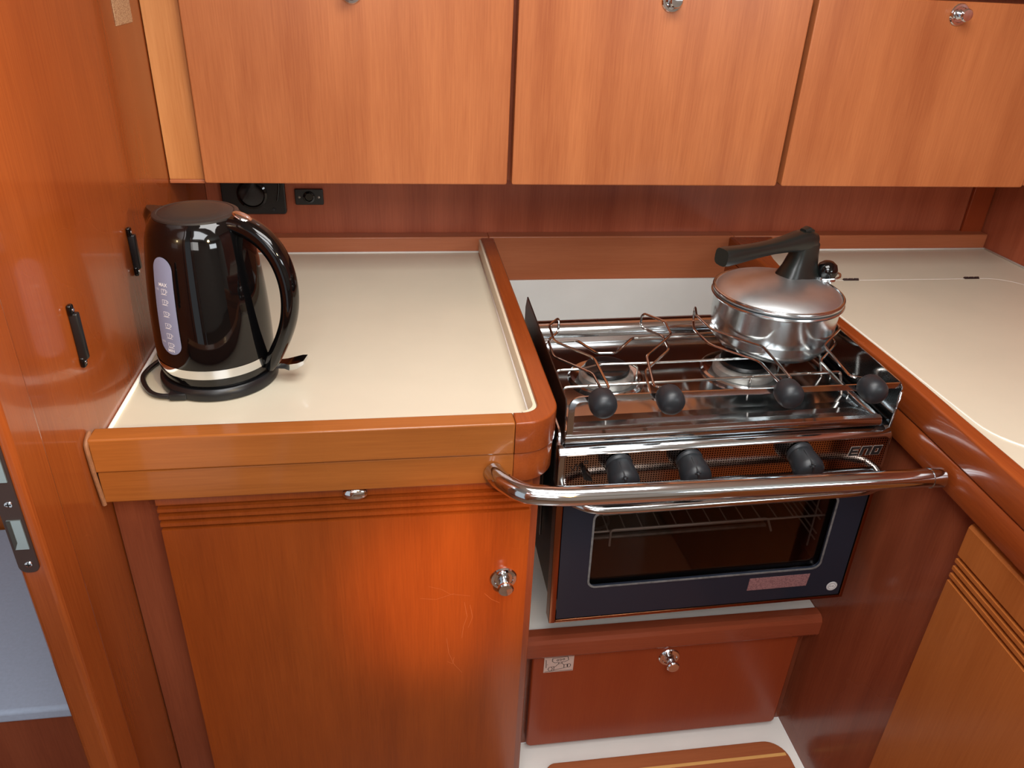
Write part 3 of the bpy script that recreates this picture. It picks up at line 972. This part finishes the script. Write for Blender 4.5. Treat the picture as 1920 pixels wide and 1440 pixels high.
for z in zs: rows.append([bb.verts.new(KP(2 * PI * k / 96, z)) for k in range(96)])
for A_, B_ in zip(rows, rows[1:]):
    for k in range(96): bb.faces.new((A_[k], A_[(k + 1) % 96], B_[(k + 1) % 96], B_[k]))
bb.faces.new(rows[0]); bb.faces.new(rows[-1][::-1])
merge(b, bb)
kb = obj('kettle_body', b, M['black'], kt)
b = NB()
lathe(b, [(0, 0), (.0745, 0), (.0768, .0015), (.0772, .006), (.0765, .0130), (.0735, .0165), (0, .0165)], KC, n=72)
box(b, -.298, -.275, .918, .940, .901, .912, .003)
kbase = obj('power_base', b, M['blackm'], kt)
b = NB()
for z0 in (.9335, ):
    bb = bmesh.new()
    ra = [[bb.verts.new(KP(2 * PI * k / 96, z, .0006)) for k in range(96)] for z in (.9325, .938, .9455)]
    for A_, B_ in zip(ra, ra[1:]):
        for k in range(96): bb.faces.new((A_[k], A_[(k + 1) % 96], B_[(k + 1) % 96], B_[k]))
    merge(b, bb)
obj('chrome_band', b, M['chrome'], kt)
b = NB()
lathe(b, [(.0515, .2285), (.0512, .2310), (.0490, .2322), (.0462, .2326), (.0450, .2318), (.0438, .2328), (.030, .2345), (0, .2352)], KC, n=72)
klid = obj('kettle_lid', b, M['lidgrey'], kt)
hd = Vector((math.cos(TH), math.sin(TH), 0)); hn = Vector((-hd.y, hd.x, 0))
b = NB()
def ksec(bm, secs, n=18):
    bb = bmesh.new(); rows = []
    P = [KC * 1.0 + hd * u + Vector((0, 0, z - KC.z)) for (u, z, hw, ht) in secs]
    for i, (u, z, hw, ht) in enumerate(secs):
        t = (P[min(i + 1, len(P) - 1)] - P[max(i - 1, 0)]).normalized()
        w = hn.cross(t).normalized()
        row = []
        for k in range(n):
            a = 2 * PI * k / n
            cs, sn = math.cos(a), math.sin(a)
            row.append(bb.verts.new(P[i] + hn * (hw * math.copysign(abs(cs) ** .8, cs)) + w * (ht * math.copysign(abs(sn) ** .8, sn))))
        rows.append(row)
    for A_, B_ in zip(rows, rows[1:]):
        for k in range(n): bb.faces.new((A_[k], A_[(k + 1) % n], B_[(k + 1) % n], B_[k]))
    bb.faces.new(rows[0]); bb.faces.new(rows[-1][::-1])
    return merge(bm, bb)
raw = [(.030, 1.1210, .0200, .0075), (.050, 1.1220, .0185, .0100), (.070, 1.1180, .0160, .0120), (.090, 1.1060, .0145, .0125), (.106, 1.0860, .0138, .0120), (.1150, 1.0600, .0132, .0112), (.1170, 1.0320, .0128, .0105),
       (.1130, 1.0040, .0125, .0100), (.1040, .9780, .0122, .0098), (.0920, .9540, .0120, .0098), (.0820, .9360, .0105, .0090), (.0765, .9240, .0070, .0060)]
def catmull(L, m=4):
    out = []
    for i in range(len(L) - 1):
        p0, p1, p2, p3 = L[max(i - 1, 0)], L[i], L[i + 1], L[min(i + 2, len(L) - 1)]
        for j in range(m):
            t = j / m
            out.append(tuple(.5 * ((2 * p1[k]) + (-p0[k] + p2[k]) * t + (2 * p0[k] - 5 * p1[k] + 4 * p2[k] - p3[k]) * t * t + (-p0[k] + 3 * p1[k] - 3 * p2[k] + p3[k]) * t ** 3) for k in range(len(p1))))
    out.append(L[-1]); return out
ksec(b, catmull(raw))
kh = obj('kettle_handle', b, M['black'], kt)
b = NB()
c = KC * 1.0 + hd * .0640 + Vector((0, 0, 1.1318 - KC.z))
sphere(b, (0, 0, 0), .0115, 24, sc3=(1.15, .85, .30))
bmesh.ops.rotate(b, verts=b.verts[:], cent=(0, 0, 0), matrix=Matrix.Rotation(math.radians(22), 3, 'Y'))
bmesh.ops.rotate(b, verts=b.verts[:], cent=(0, 0, 0), matrix=Matrix.Rotation(TH, 3, 'Z'))
bmesh.ops.translate(b, verts=b.verts[:], vec=c)
obj('lid_button', b, M['chrome'], kh)
# switch paddle by the foot of the handle
b = NB()
td = Vector((math.cos(math.radians(-12)), math.sin(math.radians(-12)), 0)); tn = Vector((-td.y, td.x, 0))
def tpt(u, v, z): return KC * 1.0 + td * u + tn * v + Vector((0, 0, z - KC.z))
bb = bmesh.new()
lv = [(.080, .006, .924, .0040), (.094, .0080, .9255, .0040), (.102, .0120, .9260, .0045), (.114, .0135, .9300, .0040), (.122, .0100, .9340, .0025)]
rows = []
for (u, w, z, h) in lv:
    rows.append([bb.verts.new(tpt(u, s * w, z + q * h)) for s, q in ((-1, -1), (1, -1), (1, 1), (-1, 1))])
for A_, B_ in zip(rows, rows[1:]):
    for k in range(4): bb.faces.new((A_[k], A_[(k + 1) % 4], B_[(k + 1) % 4], B_[k]))
bb.faces.new(rows[0]); bb.faces.new(rows[-1][::-1])
merge(b, bb)
obj('switch_paddle', b, M['chrome'], kt)
# gauge window: rounded strip lying on the curved body
GZ0, GZ1, GW = .9660, 1.0925, .0155
def GP(s, z, off=.0009):
    return KP(TG + s / .0745, z, off)
b = NB(); bb = bmesh.new(); rows = []
nz, ns = 48, 10
for i in range(nz + 1):
    z = GZ0 + (GZ1 - GZ0) * (1 - math.cos(PI * i / nz)) / 2
    e = min(z - GZ0, GZ1 - z)
    w = GW if e >= GW else math.sqrt(max(0, GW ** 2 - (GW - e) ** 2))
    w = max(w, .0004)
    rows.append([bb.verts.new(GP(-w + 2 * w * k / ns, z)) for k in range(ns + 1)])
for A_, B_ in zip(rows, rows[1:]):
    for k in range(ns): bb.faces.new((A_[k], A_[k + 1], B_[k + 1], B_[k]))
merge(b, bb)
kg = obj('water_gauge', b, M['gauge'], kt)
b = NB()
def gm(ox, oz, sc_=1.0): return lambda x, y: GP(ox + x * sc_, oz + y, .0014)
text_bm(b, 'MAX', .0062, gm(0, 1.0585), bold=.0001)
text_bm(b, 'MIN', .0056, gm(0, .9715), bold=.0001)
text_bm(b, '1.7L', .0036, gm(-.0098, 1.0520))
text_bm(b, '0.5L', .0036, gm(-.0098, .9830))
for i, (n_, z) in enumerate(zip('765432', (1.0505, 1.0370, 1.0215, 1.0060, .9925, .9795))):
    f = gm(.0005, z)
    strokes(b, [[(-.0036, .0026), (.0036, .0026), (.0032, -.0020), (.0020, -.0032), (-.0020, -.0032), (-.0032, -.0020), (-.0036, .0026)],
                [(.0036, .0018), (.0054, .0014), (.0054, -.0006), (.0034, -.0012)], [(-.0046, -.0040), (.0046, -.0040)]], .00055, f)
    text_bm(b, n_, .0050, f)
obj('gauge_print', b, M['mark'], kg)
# cord
b = NB()
cp_ = [(-.286, .930, .9065), (-.303, .925, .9055), (-.325, .938, .9048), (-.3440, .975, .9046), (-.3445, 1.005, .9046), (-.334, 1.035, .9046), (-.318, 1.065, .9046), (-.300, 1.090, .9046), (-.285, 1.13, .9046)]
tube(b, catmull(cp_, 6), .0036, 10)
obj('power_cord', b, M['blackm'], kt)

# ------------------------------------------------------------------ fittings on the bulkhead
def pull(y0, z0, z1, label):
    t = empty('pull_bar', (XB, y0, z0), label, 'pull bar', 'slim black pull bars on the bulkhead')
    b = NB()
    box(b, XB + .0003, XB + .006, y0 - .0045, y0 + .0045, z0, z0 + .013, .0022, 3)
    obj('end_mount', b, M['black'], t)
    b = NB()
    box(b, XB + .0003, XB + .006, y0 - .0045, y0 + .0045, z1 - .013, z1, .0022, 3)
    obj('end_mount', b, M['black'], t)
    b = NB()
    box(b, XB + .0004, XB + .010, y0 - .0035, y0 + .0050, z0 + .010, z1 - .010, .0018, 3)
    obj('grip_bar', b, M['blackm'], t)
    for z in (z0 + .0065, z1 - .0065):
        b = NB()
        lathe(b, [(0, 0), (.0022, 0), (.0022, .0008), (0, .0012)], (XB + .006, y0, z), (1, 0, 0), 12)
        obj('screw_head', b, M['chrome'], t)
pull(.8300, 1.000, 1.076, 'black vertical pull bar on the orange bulkhead, nearer the doorway')
pull(1.0600, 1.022, 1.090, 'black vertical pull bar on the orange bulkhead, beside the kettle spout')

nt_ = NB(); box(nt_, XB, XB + .0012, 1.176, 1.252, 1.3255, 1.45, .0003, 1)
tag(obj('notice', nt_, M['notice']), 'small beige printed notice stuck high on the orange bulkhead', 'notice')

# strike plate on the jamb
sp = empty('strike_plate', (-.365, .6375, .95), 'dark brown metal strike plate with two latch pockets set in the door jamb', 'strike plate')
b = NB(); ring_pts = rr(-.3765, -.3575, .8720, 1.130, .008, 6)
prism(b, ring_pts, 'y', .6355, .6380, .0005, 1)
obj('plate', b, M['strike'], sp)
for (z0, z1) in ((.9030, .9380), (.9820, 1.0200)):
    b = NB(); box(b, -.3725, -.3600, .6338, .6354, z0, z1)
    pk = obj('latch_pocket', b, M['pocket'], sp)
    b = NB(); prism(b, [(-.3725, z0), (-.3690, z0 + .008), (-.3690, z1), (-.3725, z1)], 'y', .6330, .6337)
    obj('pocket_shade', b, M['side'], pk)
for z in (.8830, .9560):
    b = NB(); lathe(b, [(0, 0), (.0038, 0), (.0034, .0010), (0, .0014)], (-.3660, .6354, z), (0, -1, 0), 20)
    s_ = obj('screw', b, M['chrome'], sp)
    b = NB()
    strokes(b, [[(-.0026, 0), (.0026, 0)], [(0, -.0026), (0, .0026)]], .0009, lambda x, y, z=z: (-.3660 + x, .6338, z + y))
    obj('cross_slot', b, M['ink'], s_)

# ------------------------------------------------------------------ fittings on the back panel
wf = empty('socket_cover', (-.262, 1.53, .972), 'large square black socket panel half hidden behind the kettle', 'socket')
b = NB(); prism(b, rr(-.325, -.207, .9725, 1.086, .006, 4), 'y', 1.518, 1.5295, .002)
obj('cover_plate', b, M['blackm'], wf)
b = NB(); lathe(b, [(0, 0), (.028, 0), (.028, .004), (.024, .006), (.022, .003), (0, .003)], (-.268, 1.518, 1.012), (0, -1, 0), 36)
obj('round_socket', b, M['black'], wf)
b = NB(); tube(b, fillet([(-.222, 1.5165, 1.07), (-.216, 1.5155, 1.03), (-.222, 1.5165, 1.0)], .01), .002, 8)
obj('flap_edge', b, M['black'], wf)
b = NB(); lathe(b, [(0, 0), (.0035, 0), (.003, .0015), (0, .002)], (-.231, 1.518, .982), (0, -1, 0), 16)
obj('cover_screw', b, M['knob'], wf)
sw = empty('switch_plate', (-.163, 1.53, .989), 'small black switch plate with two screws on the back panel', 'switch')
b = NB(); prism(b, rr(-.190, -.136, .9895, 1.0205, .003, 4), 'y', 1.523, 1.5295, .0015)
obj('plate', b, M['blackm'], sw)
b = NB(); lathe(b, [(0, 0), (.0115, 0), (.0110, .003), (.008, .0035), (.007, .001), (0, .001)], (-.163, 1.523, 1.005), (0, -1, 0), 30)
obj('centre_button', b, M['black'], sw)
for x in (-.1815, -.1445):
    b = NB(); lathe(b, [(0, 0), (.0026, 0), (.0022, .0010), (0, .0014)], (x, 1.523, 1.005), (0, -1, 0), 16)
    obj('screw', b, M['steeld'], sw)

# ------------------------------------------------------------------ berth seen through the doorway
bt = empty('berth', (-.9, 1.0, .15), 'berth with pale blue sheet seen through the doorway', 'berth')
b = NB(); box(b, -1.50, -.3785, .786, 1.190, .478, .50, .006, 4)
obj('mattress', b, M['sheet'], bt)
b = NB(); box(b, -1.50, -.3785, .792, 1.194, .1450, .4775)
obj('berth_front', b, M['dark'], bt)
b = NB(); box(b, -1.50, -.3785, 1.195, 1.215, .1450, .545, .002)
obj('berth_backboard', b, M['rdoor'], bt)
b = NB(); box(b, -1.52, -1.502, -.2, 1.62, .14, 1.95)
struct('wall_left.002', b, M['strip'], 'far wooden wall of the cabin beyond the doorway')
b = NB(); box(b, -1.50, -.378, 1.50, 1.52, .14, 1.95)
struct('wall_back.001', b, M['strip'], 'wooden end wall of the cabin beyond the doorway')
b = NB(); box(b, -1.50, -.334, -.20, 1.499, .10, .1449)
struct('floor.001', b, M['dark'], 'dark floor of the cabin beyond the doorway')

# ------------------------------------------------------------------ light
def area(name, loc, target, sx, sy, power, col):
    l = bpy.data.lights.new(name, 'AREA'); l.shape = 'RECTANGLE'; l.size = sx; l.size_y = sy; l.energy = power; l.color = col
    o = bpy.data.objects.new(name, l); COL.objects.link(o); o.location = loc
    d = Vector(target) - Vector(loc)
    o.rotation_euler = d.to_track_quat('-Z', 'Y').to_euler()
    return o
area('hatch_light', (.10, -.35, 1.985), (.10, -.30, 1.0), .60, .70, 1, (.97, .98, 1))
area('deck_light', (.30, .55, 1.93), (.30, .62, .9), .7, .5, 13, (1, .98, .95))
area('hatch_glow', (.10, -.25, 1.93), (.25, .45, .9), .7, .6, 14, (.97, .98, 1))
area('saloon_window_light', (1.5, -1.2, 1.55), (.3, 1.0, 1.0), .7, .3, 9, (.9, .96, 1))
area('companionway_light', (-.15, -1.3, 1.6), (.5, 1.3, 1.0), .5, .5, 5, (1, .97, .93))
area('cabin_light', (-.9, .7, 1.8), (-.8, .9, .4), .4, .4, 2.6, (.9, .95, 1))
def spot(name, loc, target, power, ang, blend, col, r=.05):
    l = bpy.data.lights.new(name, 'SPOT'); l.energy = power; l.spot_size = math.radians(ang); l.spot_blend = blend; l.color = col; l.shadow_soft_size = r
    o = bpy.data.objects.new(name, l); COL.objects.link(o); o.location = loc
    d = Vector(target) - Vector(loc)
    o.rotation_euler = d.to_track_quat('-Z', 'Y').to_euler()
    return o
spot('added_spot_on_door', (.35, -.9, 1.75), (.060, .80, .66), 230, 10.5, 1.0, (1, .50, .10))  # added orange spot lamp, makes the bright patch on the lower door
spot('added_spot_on_bulkhead', (.7, -.6, 1.7), (-.355, .66, 1.22), 130, 27, 1.0, (1, .74, .40))  # warm spot lamp added to brighten the bulkhead near the doorway
w = bpy.data.worlds.new('world'); sc.world = w; w.use_nodes = True
w.node_tree.nodes['Background'].inputs[0].default_value = (.92, .95, 1, 1)
w.node_tree.nodes['Background'].inputs[1].default_value = .6
sc.view_settings.view_transform = 'Standard'
sc.view_settings.look = 'None'
sc.view_settings.exposure = 0
sc.cycles.max_bounces = 8
sc.cycles.sample_clamp_indirect = 6
